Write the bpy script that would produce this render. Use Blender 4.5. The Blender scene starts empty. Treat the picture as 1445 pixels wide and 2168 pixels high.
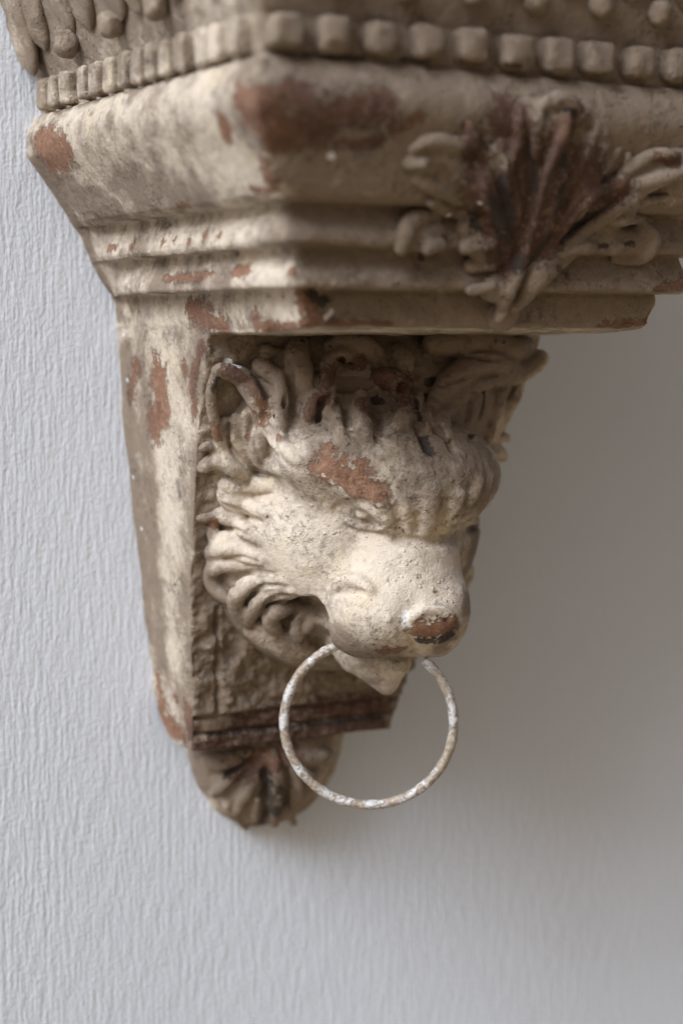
import bpy, math, random
import numpy as np
from mathutils import Matrix, Vector
from mathutils.bvhtree import BVHTree

random.seed(7)
np.random.seed(7)
scene = bpy.context.scene
COL = scene.collection

# ------------------------------------------------------------------ camera
FPX = 4040.0                                   # focal length in photograph pixels (1445 x 2168)
YAW, PITCH = math.radians(29.6), math.atan(369 / FPX)
CF = np.array([math.sin(YAW) * math.cos(PITCH), math.cos(YAW) * math.cos(PITCH), -math.sin(PITCH)])
CR = np.array([math.cos(YAW), -math.sin(YAW), 0.0])
CU = np.cross(CR, CF)
CC = np.array([-0.5935, -1.1297, -0.0062])
cam = bpy.data.cameras.new('camera')
cam.sensor_fit = 'VERTICAL'
cam.sensor_height = 36.0
cam.sensor_width = 24.0
cam.lens = FPX / 2168 * 36
cam.clip_start = 0.05
cam.clip_end = 500
cam.dof.use_dof = True
cam.dof.focus_distance = 1.115
cam.dof.aperture_fstop = 2.9
cam.dof.aperture_blades = 9
cam_ob = bpy.data.objects.new('camera', cam)
COL.objects.link(cam_ob)
M = Matrix.Identity(4)
for i in range(3):
    M[i][0], M[i][1], M[i][2], M[i][3] = CR[i], CU[i], -CF[i], CC[i]
cam_ob.matrix_world = M
scene.camera = cam_ob

# ------------------------------------------------------------------ light
SUN_EL, SUN_AZ = math.radians(40), math.radians(-70)      # azimuth seen from the wall's outward normal (-Y), towards -X
sdir = Vector((math.sin(SUN_AZ) * math.cos(SUN_EL), -math.cos(SUN_AZ) * math.cos(SUN_EL), math.sin(SUN_EL)))
world = bpy.data.worlds.new('World')
scene.world = world
world.use_nodes = True
wn = world.node_tree
bg = wn.nodes['Background']
sky = wn.nodes.new('ShaderNodeTexSky')
sky.sky_type = 'NISHITA'
sky.sun_disc = False
sky.sun_elevation = SUN_EL
sky.sun_rotation = math.atan2(sdir.x, sdir.y)
sky.air_density = 0.45
sky.dust_density = 10.0
sky.ozone_density = 0.0
wn.links.new(sky.outputs[0], bg.inputs[0])
bg.inputs[1].default_value = 0.085
sun = bpy.data.lights.new('sun', 'SUN')
sun.energy = 3.7
sun.angle = math.radians(34)
sun.color = (0.71, 0.85, 1.0)
sun_ob = bpy.data.objects.new('sun', sun)
COL.objects.link(sun_ob)
sun_ob.rotation_euler = sdir.to_track_quat('Z', 'Y').to_euler()
scene.view_settings.view_transform = 'Standard'
scene.view_settings.look = 'None'
scene.view_settings.exposure = 0.0
scene.view_settings.gamma = 1.0
scene.cycles.max_bounces = 8
scene.cycles.diffuse_bounces = 5
scene.cycles.use_denoising = True

# ------------------------------------------------------------------ helpers
def cray(x, y):
    return CF + CR * ((x - 722.5) / FPX) + CU * ((1084 - y) / FPX)

def on_x(x, y, X):
    d = cray(x, y); return CC + d * ((X - CC[0]) / d[0])

def on_y(x, y, Y):
    d = cray(x, y); return CC + d * ((Y - CC[1]) / d[1])

def _hash(ix, iy, iz, seed):
    h = (ix.astype(np.uint32) * np.uint32(374761393) + iy.astype(np.uint32) * np.uint32(668265263)
         + iz.astype(np.uint32) * np.uint32(2147483647) + np.uint32((seed * 974711 + 12345) & 0xffffffff))
    h = (h ^ (h >> np.uint32(13))) * np.uint32(1274126177)
    h = h ^ (h >> np.uint32(16))
    h = h * np.uint32(2246822519)
    h = h ^ (h >> np.uint32(15))
    return (h & np.uint32(0xffffff)).astype(np.float32) / 16777215.0

def vnoise(P, size, seed=0):
    """smooth value noise in -1..1, cells of the given size in metres"""
    q = np.asarray(P, dtype=np.float64) / size + 1000.0
    i = np.floor(q).astype(np.int64)
    f = (q - i).astype(np.float32)
    u = f * f * f * (f * (f * 6 - 15) + 10)
    r = 0
    for dx in (0, 1):
        for dy in (0, 1):
            for dz in (0, 1):
                w = (u[:, 0] if dx else 1 - u[:, 0]) * (u[:, 1] if dy else 1 - u[:, 1]) * (u[:, 2] if dz else 1 - u[:, 2])
                r = r + w * _hash(i[:, 0] + dx, i[:, 1] + dy, i[:, 2] + dz, seed)
    return r * 2 - 1

def fbm(P, size, octaves=4, seed=0):
    r = 0; a = 1.0; t = 0
    for o in range(octaves):
        r = r + a * vnoise(P, size / 2 ** o, seed + o * 17); t += a; a *= 0.5
    return r / t

PARTS = []          # (object, vertices, quads) of all the terracotta parts, for the wear and painted shade picks

def link_mesh(name, V, Q, mat, parent=None, normals=None, wear_shade=True, smooth=True):
    V = np.asarray(V, dtype=np.float32); Q = np.asarray(Q, dtype=np.int32)
    me = bpy.data.meshes.new(name)
    n, m, k = len(V), len(Q), Q.shape[1]
    me.vertices.add(n); me.vertices.foreach_set('co', V.ravel())
    me.loops.add(m * k); me.loops.foreach_set('vertex_index', Q.ravel())
    me.polygons.add(m); me.polygons.foreach_set('loop_start', np.arange(0, m * k, k, dtype=np.int32))
    me.update(calc_edges=True)
    me.polygons.foreach_set('use_smooth', np.full(m, smooth))
    if normals is not None:
        me.normals_split_custom_set_from_vertices(np.asarray(normals, dtype=np.float32).tolist())
    ob = bpy.data.objects.new(name, me)
    COL.objects.link(ob)
    me.materials.append(mat)
    if parent: ob.parent = parent
    if wear_shade: PARTS.append((ob, V, Q))
    return ob

def thing(name, label, cat, group=None):
    o = bpy.data.objects.new(name, None); COL.objects.link(o)
    o['label'] = label; o['category'] = cat
    if group: o['group'] = group
    return o

def vert_normals(V, Q):
    e1 = V[Q[:, 2]] - V[Q[:, 0]]; e2 = V[Q[:, 3]] - V[Q[:, 1]]
    n = np.cross(e1, e2)
    N = np.zeros_like(V)
    for c in range(4): np.add.at(N, Q[:, c], n)
    return N / (np.linalg.norm(N, axis=1, keepdims=True) + 1e-20)

def grid_quads(nu, nv):
    i = np.arange(nu - 1)[:, None] * nv + np.arange(nv - 1)[None]
    return np.stack([i, i + 1, i + nv + 1, i + nv], -1).reshape(-1, 4)

# ------------------------------------------------------------------ a small sculpting kit: distance fields on a voxel grid
class Grid:
    def __init__(s, lo, hi, h):
        s.lo = np.array(lo, np.float32); s.h = h
        s.n = np.ceil((np.array(hi) - s.lo) / h).astype(int) + 1
        s.D = np.full(s.n, 0.05, np.float32)
        s.L = np.zeros(s.n, np.int16)
        s.names = ['']
    def box(s, lo, hi, pad):
        a = np.clip(np.floor((np.array(lo) - pad - s.lo) / s.h).astype(int), 0, s.n)
        b = np.clip(np.ceil((np.array(hi) + pad - s.lo) / s.h).astype(int) + 1, 0, s.n)
        sl = tuple(slice(x, y) for x, y in zip(a, b))
        ax = [s.lo[i] + s.h * np.arange(a[i], b[i], dtype=np.float32) for i in range(3)]
        return sl, ax[0][:, None, None], ax[1][None, :, None], ax[2][None, None, :]
    def add(s, sl, d, k, label=0, sub=False):
        D = s.D[sl]
        if D.size == 0: return
        if sub:
            a, b = D, -d
            hh = np.clip(0.5 - 0.5 * (a - b) / k, 0, 1)
            s.D[sl] = a * (1 - hh) + b * hh + k * hh * (1 - hh)
            return
        hh = np.clip(0.5 + 0.5 * (d - D) / k, 0, 1)
        if label: s.L[sl] = np.where(d < D + 0.0002, label, s.L[sl])
        s.D[sl] = d * (1 - hh) + D * hh - k * hh * (1 - hh)
    def ellipsoid(s, c, r, k=0.01, rot=None, sub=False, label=0):
        c = np.array(c, np.float32); r = np.array(r, np.float32); R = r.max()
        sl, x, y, z = s.box(c - R, c + R, 0.012 + k)
        p = [x - c[0], y - c[1], z - c[2]]
        if rot is not None:
            p = [p[0] * rot[i][0] + p[1] * rot[i][1] + p[2] * rot[i][2] for i in range(3)]
        k0 = np.sqrt((p[0] / r[0]) ** 2 + (p[1] / r[1]) ** 2 + (p[2] / r[2]) ** 2)
        k1 = np.sqrt((p[0] / r[0] ** 2) ** 2 + (p[1] / r[1] ** 2) ** 2 + (p[2] / r[2] ** 2) ** 2) + 1e-9
        s.add(sl, k0 * (k0 - 1) / k1, k, label, sub)
    def chain(s, pts, rad, k=0.002, sub=False, label=0):
        pts = np.asarray(pts, np.float32); rad = np.broadcast_to(np.asarray(rad, np.float32), (len(pts),))
        R = float(rad.max())
        sl, x, y, z = s.box(pts.min(0) - R, pts.max(0) + R, 0.006 + k)
        best = None
        if len(pts) == 1: pts = np.repeat(pts, 2, 0); rad = np.repeat(rad, 2)
        for a, b, ra, rb in zip(pts[:-1], pts[1:], rad[:-1], rad[1:]):
            v = b - a; L2 = float(v @ v) + 1e-12
            t = np.clip(((x - a[0]) * v[0] + (y - a[1]) * v[1] + (z - a[2]) * v[2]) / L2, 0, 1)
            d = np.sqrt((x - a[0] - t * v[0]) ** 2 + (y - a[1] - t * v[1]) ** 2 + (z - a[2] - t * v[2]) ** 2) - (ra + (rb - ra) * t)
            best = d if best is None else np.minimum(best, d)
        s.add(sl, best, k, label, sub)
    def sample(s, P, D=None):
        D = s.D if D is None else D
        q = (P - s.lo) / s.h
        q = np.clip(q, 0, s.n - 1.001)
        i = q.astype(int); f = q - i
        r = 0
        for dx in (0, 1):
            for dy in (0, 1):
                for dz in (0, 1):
                    w = (f[:, 0] if dx else 1 - f[:, 0]) * (f[:, 1] if dy else 1 - f[:, 1]) * (f[:, 2] if dz else 1 - f[:, 2])
                    r = r + w * D[i[:, 0] + dx, i[:, 1] + dy, i[:, 2] + dz]
        return r
    def grad(s, p, other=None):
        e = 0.0025
        P = np.array([p + [e, 0, 0], p - [e, 0, 0], p + [0, e, 0], p - [0, e, 0], p + [0, 0, e], p - [0, 0, e]], dtype=float)
        d = s.sample(P)
        if other is not None: d = np.minimum(d, other(P))
        g = np.array([d[0] - d[1], d[2] - d[3], d[4] - d[5]]); return g / (np.linalg.norm(g) + 1e-9)
    def march(s, px, py, other=None, t0=0.8, t1=1.45):
        d = cray(px, py)
        t = np.arange(t0, t1, 0.0007)
        P = CC + d * t[:, None]
        inside = np.all((P > s.lo) & (P < s.lo + s.h * (s.n - 1)), axis=1)
        v = np.where(inside, s.sample(P), 0.05)
        if other is not None: v = np.minimum(v, other(P))
        hit = np.nonzero(v < 0)[0]
        i = hit[0] if len(hit) else int(np.argmin(np.where(inside, v, 1)))
        return P[i], t[i]
    def stroke(s, pts, r, out=0.25, k=0.0018, other=None, label=0, sub=False, taper=(0.75, 0.6), mirror=False, sink=None):
        """a lock, rib or groove: picks in the picture plane carried onto the sculpted surface"""
        px = np.array(pts, float)
        if len(px) > 2:                                # resample to a smooth curve
            tt = np.arange(len(px)); uu = np.linspace(0, len(px) - 1, (len(px) - 1) * 4 + 1)
            q = []
            for u in uu:
                i = min(int(u), len(px) - 2); f = u - i
                p0, p1, p2, p3 = px[max(i - 1, 0)], px[i], px[i + 1], px[min(i + 2, len(px) - 1)]
                q.append(0.5 * (2 * p1 + (p2 - p0) * f + (2 * p0 - 5 * p1 + 4 * p2 - p3) * f * f + (3 * p1 - p0 - 3 * p2 + p3) * f ** 3))
            px = np.array(q)
        W = []; RR = []
        n = len(px)
        sink = out if sink is None else sink
        for i, (a, b) in enumerate(px):
            p, t = s.march(a, b, other)
            u = i / max(n - 1, 1)
            rr = r * t / FPX * (min(1, taper[0] + (1 - taper[0]) * u * 4) * min(1, taper[1] + (1 - taper[1]) * (1 - u) * 3))
            W.append(p + s.grad(p, other) * rr * (out + (sink - out) * max(0, (u - 0.6) / 0.4) ** 1.5)); RR.append(rr)
        W = np.array(W)
        if len(W) > 4:                                 # take the jumps in depth out
            for _ in range(2): W[1:-1] = 0.5 * W[1:-1] + 0.25 * (W[:-2] + W[2:])
        return W, RR, k, label, sub, mirror
    def put(s, strokes):
        for W, RR, k, label, sub, mirror in strokes:
            s.chain(W, RR, k, sub, label)
            if mirror:
                s.chain(W * np.array([-1, 1, 1]), RR, k, sub, 0)
    def name(s, nm):
        s.names.append(nm); return len(s.names) - 1
    def extract(s, smooth=2):
        D = s.D
        S = D < 0
        n = s.n
        c = np.zeros(n - 1, np.int8)
        for dx in (0, 1):
            for dy in (0, 1):
                for dz in (0, 1):
                    c += S[dx:n[0] - 1 + dx, dy:n[1] - 1 + dy, dz:n[2] - 1 + dz]
        act = np.argwhere((c > 0) & (c < 8))
        idx = np.full(n - 1, -1, np.int32); idx[act[:, 0], act[:, 1], act[:, 2]] = np.arange(len(act))
        acc = np.zeros((len(act), 3)); cnt = np.zeros(len(act))
        cor = [(0, 0, 0), (1, 0, 0), (0, 1, 0), (1, 1, 0), (0, 0, 1), (1, 0, 1), (0, 1, 1), (1, 1, 1)]
        val = [D[act[:, 0] + a, act[:, 1] + b, act[:, 2] + g] for a, b, g in cor]
        for i in range(8):
            for j in range(i + 1, 8):
                if sum(abs(a - b) for a, b in zip(cor[i], cor[j])) != 1: continue
                m = (val[i] < 0) != (val[j] < 0)
                t = np.where(m, val[i] / np.where(m, val[i] - val[j], 1), 0)[:, None]
                acc += m[:, None] * (np.array(cor[i]) * (1 - t) + np.array(cor[j]) * t); cnt += m
        V = (act + acc / cnt[:, None]) * s.h + s.lo
        quads = []
        for ax in range(3):
            o1, o2 = [(1, 2), (2, 0), (0, 1)][ax]
            sl0 = [slice(None)] * 3; sl1 = [slice(None)] * 3
            sl0[ax] = slice(0, n[ax] - 1); sl1[ax] = slice(1, n[ax])
            s0, s1 = S[tuple(sl0)], S[tuple(sl1)]
            e = np.argwhere(s0 != s1)
            e = e[(e[:, o1] > 0) & (e[:, o2] > 0) & (e[:, o1] < n[o1] - 1) & (e[:, o2] < n[o2] - 1)]
            flip = s0[e[:, 0], e[:, 1], e[:, 2]]
            d1 = np.zeros(3, int); d1[o1] = 1; d2 = np.zeros(3, int); d2[o2] = 1
            g = lambda q: idx[q[:, 0], q[:, 1], q[:, 2]]
            qd = np.stack([g(e - d1 - d2), g(e - d2), g(e), g(e - d1)], 1)
            qd = np.where(flip[:, None], qd, qd[:, ::-1])
            quads.append(qd)
        Q = np.concatenate(quads); Q = Q[(Q >= 0).all(1)]
        for _ in range(smooth):                         # a light smoothing
            A = np.zeros_like(V); N = np.zeros(len(V))
            for a in range(4):
                for b in ((a + 1) % 4, (a + 3) % 4):
                    np.add.at(A, Q[:, a], V[Q[:, b]]); np.add.at(N, Q[:, a], 1)
            V = V * 0.5 + 0.5 * A / np.maximum(N, 1)[:, None]
        lab = s.L[act[:, 0], act[:, 1], act[:, 2]]
        return V, Q, lab

def split_parts(V, Q, lab, names, body_name, mat, parent, min_faces=40):
    """one continuous surface, handed out to the body and to its labelled pieces; normals are shared so no seam shows"""
    N = vert_normals(V, Q)
    fl = lab[Q]; fl = np.sort(fl, 1)[:, 2]
    ids, counts = np.unique(fl, return_counts=True)
    small = ids[counts < min_faces]
    fl = np.where(np.isin(fl, small), 0, fl)
    body = None
    for i in [0] + [x for x in ids if x != 0 and x not in small]:
        f = Q[fl == i]
        if len(f) == 0: continue
        u, inv = np.unique(f, return_inverse=True)
        ob = link_mesh(body_name if i == 0 else names[i], V[u], inv.reshape(-1, 4), mat, parent if i == 0 else body, N[u])
        if i == 0: body = ob
    return body

# ------------------------------------------------------------------ materials
def new_mat(name):
    m = bpy.data.materials.new(name); m.use_nodes = True
    nt = m.node_tree; nt.nodes.clear()
    out = nt.nodes.new('ShaderNodeOutputMaterial'); b = nt.nodes.new('ShaderNodeBsdfPrincipled')
    nt.links.new(b.outputs[0], out.inputs[0])
    return m, nt, b

class NT:
    def __init__(s, nt):
        s.nt = nt
        s.co = nt.nodes.new('ShaderNodeTexCoord').outputs['Object']
    def val(s, sock, v):
        if hasattr(v, 'is_linked'): s.nt.links.new(v, sock)
        else: sock.default_value = v
    def noise(s, scale, detail=4, rough=0.55, dist=0.0, co=None, out='Fac'):
        n = s.nt.nodes.new('ShaderNodeTexNoise'); s.nt.links.new(co or s.co, n.inputs['Vector'])
        n.inputs['Scale'].default_value = scale; n.inputs['Detail'].default_value = detail
        n.inputs['Roughness'].default_value = rough; n.inputs['Distortion'].default_value = dist
        return n.outputs[out]
    def voronoi(s, scale, feature='F1', co=None, rnd=1.0, out='Distance'):
        n = s.nt.nodes.new('ShaderNodeTexVoronoi'); n.feature = feature
        s.nt.links.new(co or s.co, n.inputs['Vector']); n.inputs['Scale'].default_value = scale
        n.inputs['Randomness'].default_value = rnd
        return n.outputs[out]
    def math(s, op, a, b=0.0, c=0.0, clamp=False):
        n = s.nt.nodes.new('ShaderNodeMath'); n.operation = op; n.use_clamp = clamp
        s.val(n.inputs[0], a); s.val(n.inputs[1], b)
        if len(n.inputs) > 2: s.val(n.inputs[2], c)
        return n.outputs[0]
    def step(s, v, a, b, lo=0.0, hi=1.0):
        n = s.nt.nodes.new('ShaderNodeMapRange'); n.interpolation_type = 'SMOOTHSTEP'
        s.val(n.inputs[0], v); n.inputs[1].default_value = a; n.inputs[2].default_value = b
        n.inputs[3].default_value = lo; n.inputs[4].default_value = hi
        return n.outputs[0]
    def mix(s, f, a, b):
        n = s.nt.nodes.new('ShaderNodeMix'); n.data_type = 'RGBA'
        s.val(n.inputs['Factor'], f)
        for sock, v in ((n.inputs[6], a), (n.inputs[7], b)):
            if isinstance(v, tuple): sock.default_value = (*v, 1.0)
            else: s.nt.links.new(v, sock)
        return n.outputs[2]
    def mapping(s, scale, co=None):
        n = s.nt.nodes.new('ShaderNodeMapping'); s.nt.links.new(co or s.co, n.inputs[0])
        n.inputs['Scale'].default_value = scale
        return n.outputs[0]
    def vadd(s, a, b, k):
        n = s.nt.nodes.new('ShaderNodeVectorMath'); n.operation = 'MULTIPLY_ADD'
        s.nt.links.new(b, n.inputs[0]); n.inputs[1].default_value = (k, k, k); s.nt.links.new(a, n.inputs[2])
        return n.outputs[0]
    def attr(s, name):
        n = s.nt.nodes.new('ShaderNodeAttribute'); n.attribute_name = name
        return n
    def sep(s, c):
        n = s.nt.nodes.new('ShaderNodeSeparateColor'); s.nt.links.new(c, n.inputs[0]); return n.outputs
    def bump(s, h, strength, dist, normal=None):
        n = s.nt.nodes.new('ShaderNodeBump'); s.nt.links.new(h, n.inputs['Height'])
        n.inputs['Strength'].default_value = strength; n.inputs['Distance'].default_value = dist
        if normal is not None: s.nt.links.new(normal, n.inputs['Normal'])
        return n.outputs[0]

def painted_terracotta():
    """flaking cream paint over fired clay; the vertex attribute 'wear' says where it flaked (r), is grimy (g), sooty (b) and pitted (alpha)"""
    m, nt, b = new_mat('painted_terracotta')
    g = NT(nt)
    at = g.attr('wear'); rgb = g.sep(at.outputs['Color']); rough_a = at.outputs['Alpha']
    n1 = g.noise(55, 5, 0.6); n2 = g.noise(260, 4, 0.6, 0.4); n3 = g.noise(900, 3, 0.6); n4 = g.noise(18, 3, 0.5)
    cells = g.sep(g.voronoi(420, co=g.vadd(g.co, g.noise(500, 2, out='Color'), 0.002), out='Color'))[0]
    edge = g.math('ADD', g.math('MULTIPLY', g.math('SUBTRACT', n1, 0.5), 1.5), g.math('MULTIPLY', g.math('SUBTRACT', n2, 0.5), 1.3))
    edge = g.math('ADD', edge, g.math('MULTIPLY', g.math('SUBTRACT', cells, 0.5), 0.28))
    flake = g.math('ADD', rgb[0], edge)
    # a few chips of their own, away from the picked patches
    chips = g.step(g.math('ADD', g.noise(120, 5, 0.65, 0.6), g.math('MULTIPLY', rough_a, 0.05)), 0.70, 0.715)
    exposed = g.math('MAXIMUM', g.step(flake, 0.46, 0.54), g.math('MULTIPLY', chips, g.step(n4, 0.45, 0.55)))
    # paint
    cream = g.mix(g.step(n1, 0.3, 0.7), (0.56, 0.475, 0.38), (0.70, 0.615, 0.52))
    cream = g.mix(g.math('MULTIPLY', g.step(g.noise(38, 3, 0.5), 0.5, 0.72), 0.32), cream, (0.56, 0.46, 0.285))
    cream = g.mix(g.math('MULTIPLY', g.step(n3, 0.55, 0.75), 0.18), cream, (0.36, 0.29, 0.215))
    # dirt, with the painted shade it carries
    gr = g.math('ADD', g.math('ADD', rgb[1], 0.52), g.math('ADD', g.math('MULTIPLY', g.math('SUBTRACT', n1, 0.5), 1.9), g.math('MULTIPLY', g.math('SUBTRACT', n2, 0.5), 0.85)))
    grime_shade = g.math('MULTIPLY', g.step(gr, 0.1, 0.95), 0.9)
    cream = g.mix(grime_shade, cream, g.mix(n2, (0.115, 0.082, 0.058), (0.245, 0.183, 0.134)))
    # fine dark crackle and specks
    wco = g.vadd(g.co, g.noise(300, 3, 0.6, out='Color'), 0.004)
    crk = g.math('ABSOLUTE', g.math('SUBTRACT', g.noise(110, 6, 0.72, 0.3, co=wco), 0.5))
    crackle = g.math('MULTIPLY', g.step(crk, 0.002, 0.016, 1.0, 0.0), g.math('MULTIPLY', g.step(g.noise(30, 3, 0.6), 0.47, 0.6), g.step(g.noise(170, 3, 0.6), 0.45, 0.55)))
    cream = g.mix(g.math('MULTIPLY', crackle, 0.55), cream, (0.12, 0.085, 0.06))
    speck = g.step(g.voronoi(420), 0.10, 0.2, 1.0, 0.0)
    speck = g.math('MULTIPLY', speck, g.step(g.noise(90, 2), 0.52, 0.62))
    cream = g.mix(g.math('MULTIPLY', speck, 0.55), cream, (0.14, 0.1, 0.07))
    # clay
    clay = g.mix(g.step(n2, 0.35, 0.7), (0.215, 0.112, 0.07), (0.32, 0.175, 0.11))
    clay = g.mix(g.step(n1, 0.42, 0.65), g.mix(0.55, clay, (0.17, 0.092, 0.056)), clay)
    clay = g.mix(g.math('MULTIPLY', g.step(gr, 0.45, 1.5), 0.9), clay, (0.075, 0.043, 0.034))
    clay = g.mix(g.math('MULTIPLY', g.step(n2, 0.52, 0.68), 0.22), clay, (0.47, 0.36, 0.27))
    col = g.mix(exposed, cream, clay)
    rim = g.math('MULTIPLY', g.step(flake, 0.45, 0.49), g.step(flake, 0.49, 0.50, 1.0, 0.0))
    col = g.mix(g.math('MULTIPLY', rim, 0.35), col, (0.74, 0.68, 0.58))
    chalk_highlight = g.step(g.math('ADD', g.attr('chalk').outputs['Fac'], g.math('MULTIPLY', edge, 0.5)), 0.45, 0.5)
    col = g.mix(g.math('MULTIPLY', chalk_highlight, 0.9), col, (0.80, 0.78, 0.77))
    black_shade = g.step(g.math('ADD', rgb[2], edge), 0.42, 0.62)  # black marks together with painted recess shade
    col = g.mix(g.math('MULTIPLY', black_shade, 0.9), col, (0.045, 0.036, 0.032))
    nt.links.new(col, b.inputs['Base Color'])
    b.inputs['Roughness'].default_value = 0.78
    b.inputs['Specular IOR Level'].default_value = 0.25
    # relief: paint film, grain, pits, blisters
    h = g.math('ADD', g.math('MULTIPLY', exposed, -0.7), g.math('MULTIPLY', g.step(flake, 0.36, 0.49), g.math('MULTIPLY', g.math('SUBTRACT', 1.0, exposed), 0.35)))
    h = g.math('SUBTRACT', h, g.math('MULTIPLY', crackle, 0.35))
    h = g.math('ADD', h, g.math('MULTIPLY', n2, 0.45))
    h = g.math('ADD', h, g.math('MULTIPLY', n3, 0.5))
    blis = g.math('MULTIPLY', g.step(g.voronoi(230), 0.12, 0.30, 1.0, 0.0), g.step(g.noise(70, 2), 0.48, 0.60))
    h = g.math('ADD', h, g.math('MULTIPLY', blis, g.math('ADD', g.math('MULTIPLY', rough_a, 0.9), 0.34)))
    h = g.math('ADD', h, g.math('MULTIPLY', g.noise(420, 4, 0.7), g.math('MULTIPLY', rough_a, 1.6)))
    pit = g.math('MULTIPLY', g.step(g.voronoi(330), 0.06, 0.16, 1.0, 0.0), g.step(g.noise(60, 2), 0.5, 0.58))
    h = g.math('SUBTRACT', h, g.math('MULTIPLY', pit, 0.8))
    nt.links.new(g.bump(h, 0.9, 0.0016), b.inputs['Normal'])
    return m

def wall_paint():
    m, nt, b = new_mat('white_textured_wall')
    g = NT(nt)
    wco = g.vadd(g.co, g.noise(60, 3, 0.5, out='Color'), 0.0004)
    ribs = g.noise(1.0, 2, 0.5, co=g.mapping((330, 330, 46), wco))
    lump = g.noise(1.0, 3, 0.6, co=g.mapping((390, 390, 300)))
    big = g.noise(9, 3)
    fine = g.noise(700, 3, 0.6)
    h = g.math('ADD', g.math('MULTIPLY', g.step(ribs, 0.3, 0.7), 0.42), g.math('MULTIPLY', lump, 0.95))
    h = g.math('ADD', h, g.math('MULTIPLY', fine, 0.14))
    col = g.mix(big, (0.675, 0.725, 0.805), (0.72, 0.765, 0.84))
    nt.links.new(col, b.inputs['Base Color'])
    b.inputs['Roughness'].default_value = 0.6
    b.inputs['Specular IOR Level'].default_value = 0.3
    nt.links.new(g.bump(h, 0.65, 0.0012), b.inputs['Normal'])
    return m

def ring_metal():
    m, nt, b = new_mat('whitewashed_iron')
    g = NT(nt)
    n1 = g.noise(105, 5, 0.7, 0.3); n2 = g.noise(500, 4, 0.6)
    base = g.mix(g.step(n2, 0.35, 0.7), (0.23, 0.18, 0.135), (0.42, 0.355, 0.285))
    white = g.step(g.math('ADD', n1, g.math('MULTIPLY', g.math('SUBTRACT', n2, 0.5), 0.3)), 0.47, 0.58)
    col = g.mix(g.math('MULTIPLY', white, 0.75), base, (0.60, 0.60, 0.61))
    dark = g.step(g.noise(230, 4, 0.7, 0.8), 0.64, 0.68)
    col = g.mix(g.math('MULTIPLY', dark, 0.85), col, (0.03, 0.028, 0.028))
    nt.links.new(col, b.inputs['Base Color'])
    b.inputs['Roughness'].default_value = 0.5
    b.inputs['Metallic'].default_value = 0.15
    h = g.math('ADD', g.math('MULTIPLY', white, 0.6), n2)
    nt.links.new(g.bump(h, 0.7, 0.0006), b.inputs['Normal'])
    return m

def bounce_ground():
    m, nt, b = new_mat('warm_paving')
    g = NT(nt)
    col = g.mix(g.noise(3, 5), (0.25, 0.18, 0.095), (0.31, 0.23, 0.13))
    nt.links.new(col, b.inputs['Base Color']); b.inputs['Roughness'].default_value = 0.9
    return m

CLAY, WALL, IRON, BOUNCE = painted_terracotta(), wall_paint(), ring_metal(), bounce_ground()

# ------------------------------------------------------------------ setting: the wall, and an unseen ground added for its warm bounce
def box_mesh(x0, x1, y0, y1, z0, z1):
    V = [(x, y, z) for x in (x0, x1) for y in (y0, y1) for z in (z0, z1)]
    Q = [(0, 1, 3, 2), (4, 6, 7, 5), (0, 4, 5, 1), (2, 3, 7, 6), (0, 2, 6, 4), (1, 5, 7, 3)]
    return V, Q
w = link_mesh('wall', *box_mesh(-5, 5, 0.0, 0.3, -1.75, 1.6), WALL, wear_shade=False, smooth=False)
w['kind'] = 'structure'
w['label'] = 'white painted wall with a fine vertical rib texture behind the bracket'
gr = link_mesh('ground', [(-200, -200, -1.75), (200, -200, -1.75), (200, 200, -1.75), (-200, 200, -1.75)], [(0, 1, 2, 3)], BOUNCE, wear_shade=False, smooth=False)  # out of view, added to throw warm light up at the bracket
gr['kind'] = 'structure'

# ------------------------------------------------------------------ the bracket
BR = thing('wall_bracket', 'weathered cream and terracotta wall bracket with a carved lion head', 'wall bracket')

# --- moulded capital: profile (offset in x, offset in front, height), mitred round three sides
W0, D0 = 0.1160, 0.2480
prof = [(-0.004, -0.128, -0.0052), (-0.003, -0.11, -0.0050), (-0.002, -0.08, -0.0046), (-0.0005, -0.04, -0.0034), (-0.0005, -0.012, -0.0016), (0.0, -0.001, -0.0006),
        (0.0006, 0.0006, 0.001), (0.0014, 0.0014, 0.008), (0.0016, 0.0016, 0.0165), (0.0010, 0.0010, 0.0190), (0.0155, 0.0155, 0.0193), (0.0168, 0.0168, 0.0212), (0.0164, 0.0164, 0.0250), (0.0142, 0.0142, 0.0300), (0.0122, 0.0122, 0.0355), (0.0112, 0.0112, 0.0402), (0.0225, 0.0225, 0.0406), (0.0242, 0.0242, 0.0432), (0.0238, 0.0238, 0.0470), (0.0212, 0.0212, 0.0530), (0.0190, 0.0190, 0.0580), (0.0180, 0.0180, 0.0622), (0.0305, 0.0305, 0.0627), (0.0345, 0.0345, 0.0655), (0.0372, 0.0372, 0.0700), (0.0405, 0.0405, 0.0770), (0.0430, 0.0430, 0.0820), (0.0465, 0.0465, 0.0880), (0.0500, 0.0500, 0.0935), (0.0532, 0.0532, 0.0985), (0.0560, 0.0560, 0.1035), (0.0578, 0.0578, 0.1085), (0.0582, 0.0582, 0.1130), (0.0574, 0.0574, 0.1180),
        (0.0550, 0.0550, 0.1230), (0.0515, 0.0515, 0.1290), (0.0470, 0.0470, 0.1305), (0.0480, 0.0480, 0.1330), (0.0485, 0.0485, 0.1500), (0.0500, 0.0500, 0.1530),
        (0.0535, 0.0535, 0.1620), (0.0590, 0.0590, 0.1800), (0.0660, 0.0660, 0.2000), (0.0760, 0.0760, 0.2200), (0.0900, 0.0900, 0.2350), (0.0920, 0.0920, 0.2600), (0.0, -0.02, 0.2605)]
prof = np.array(prof)
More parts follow.
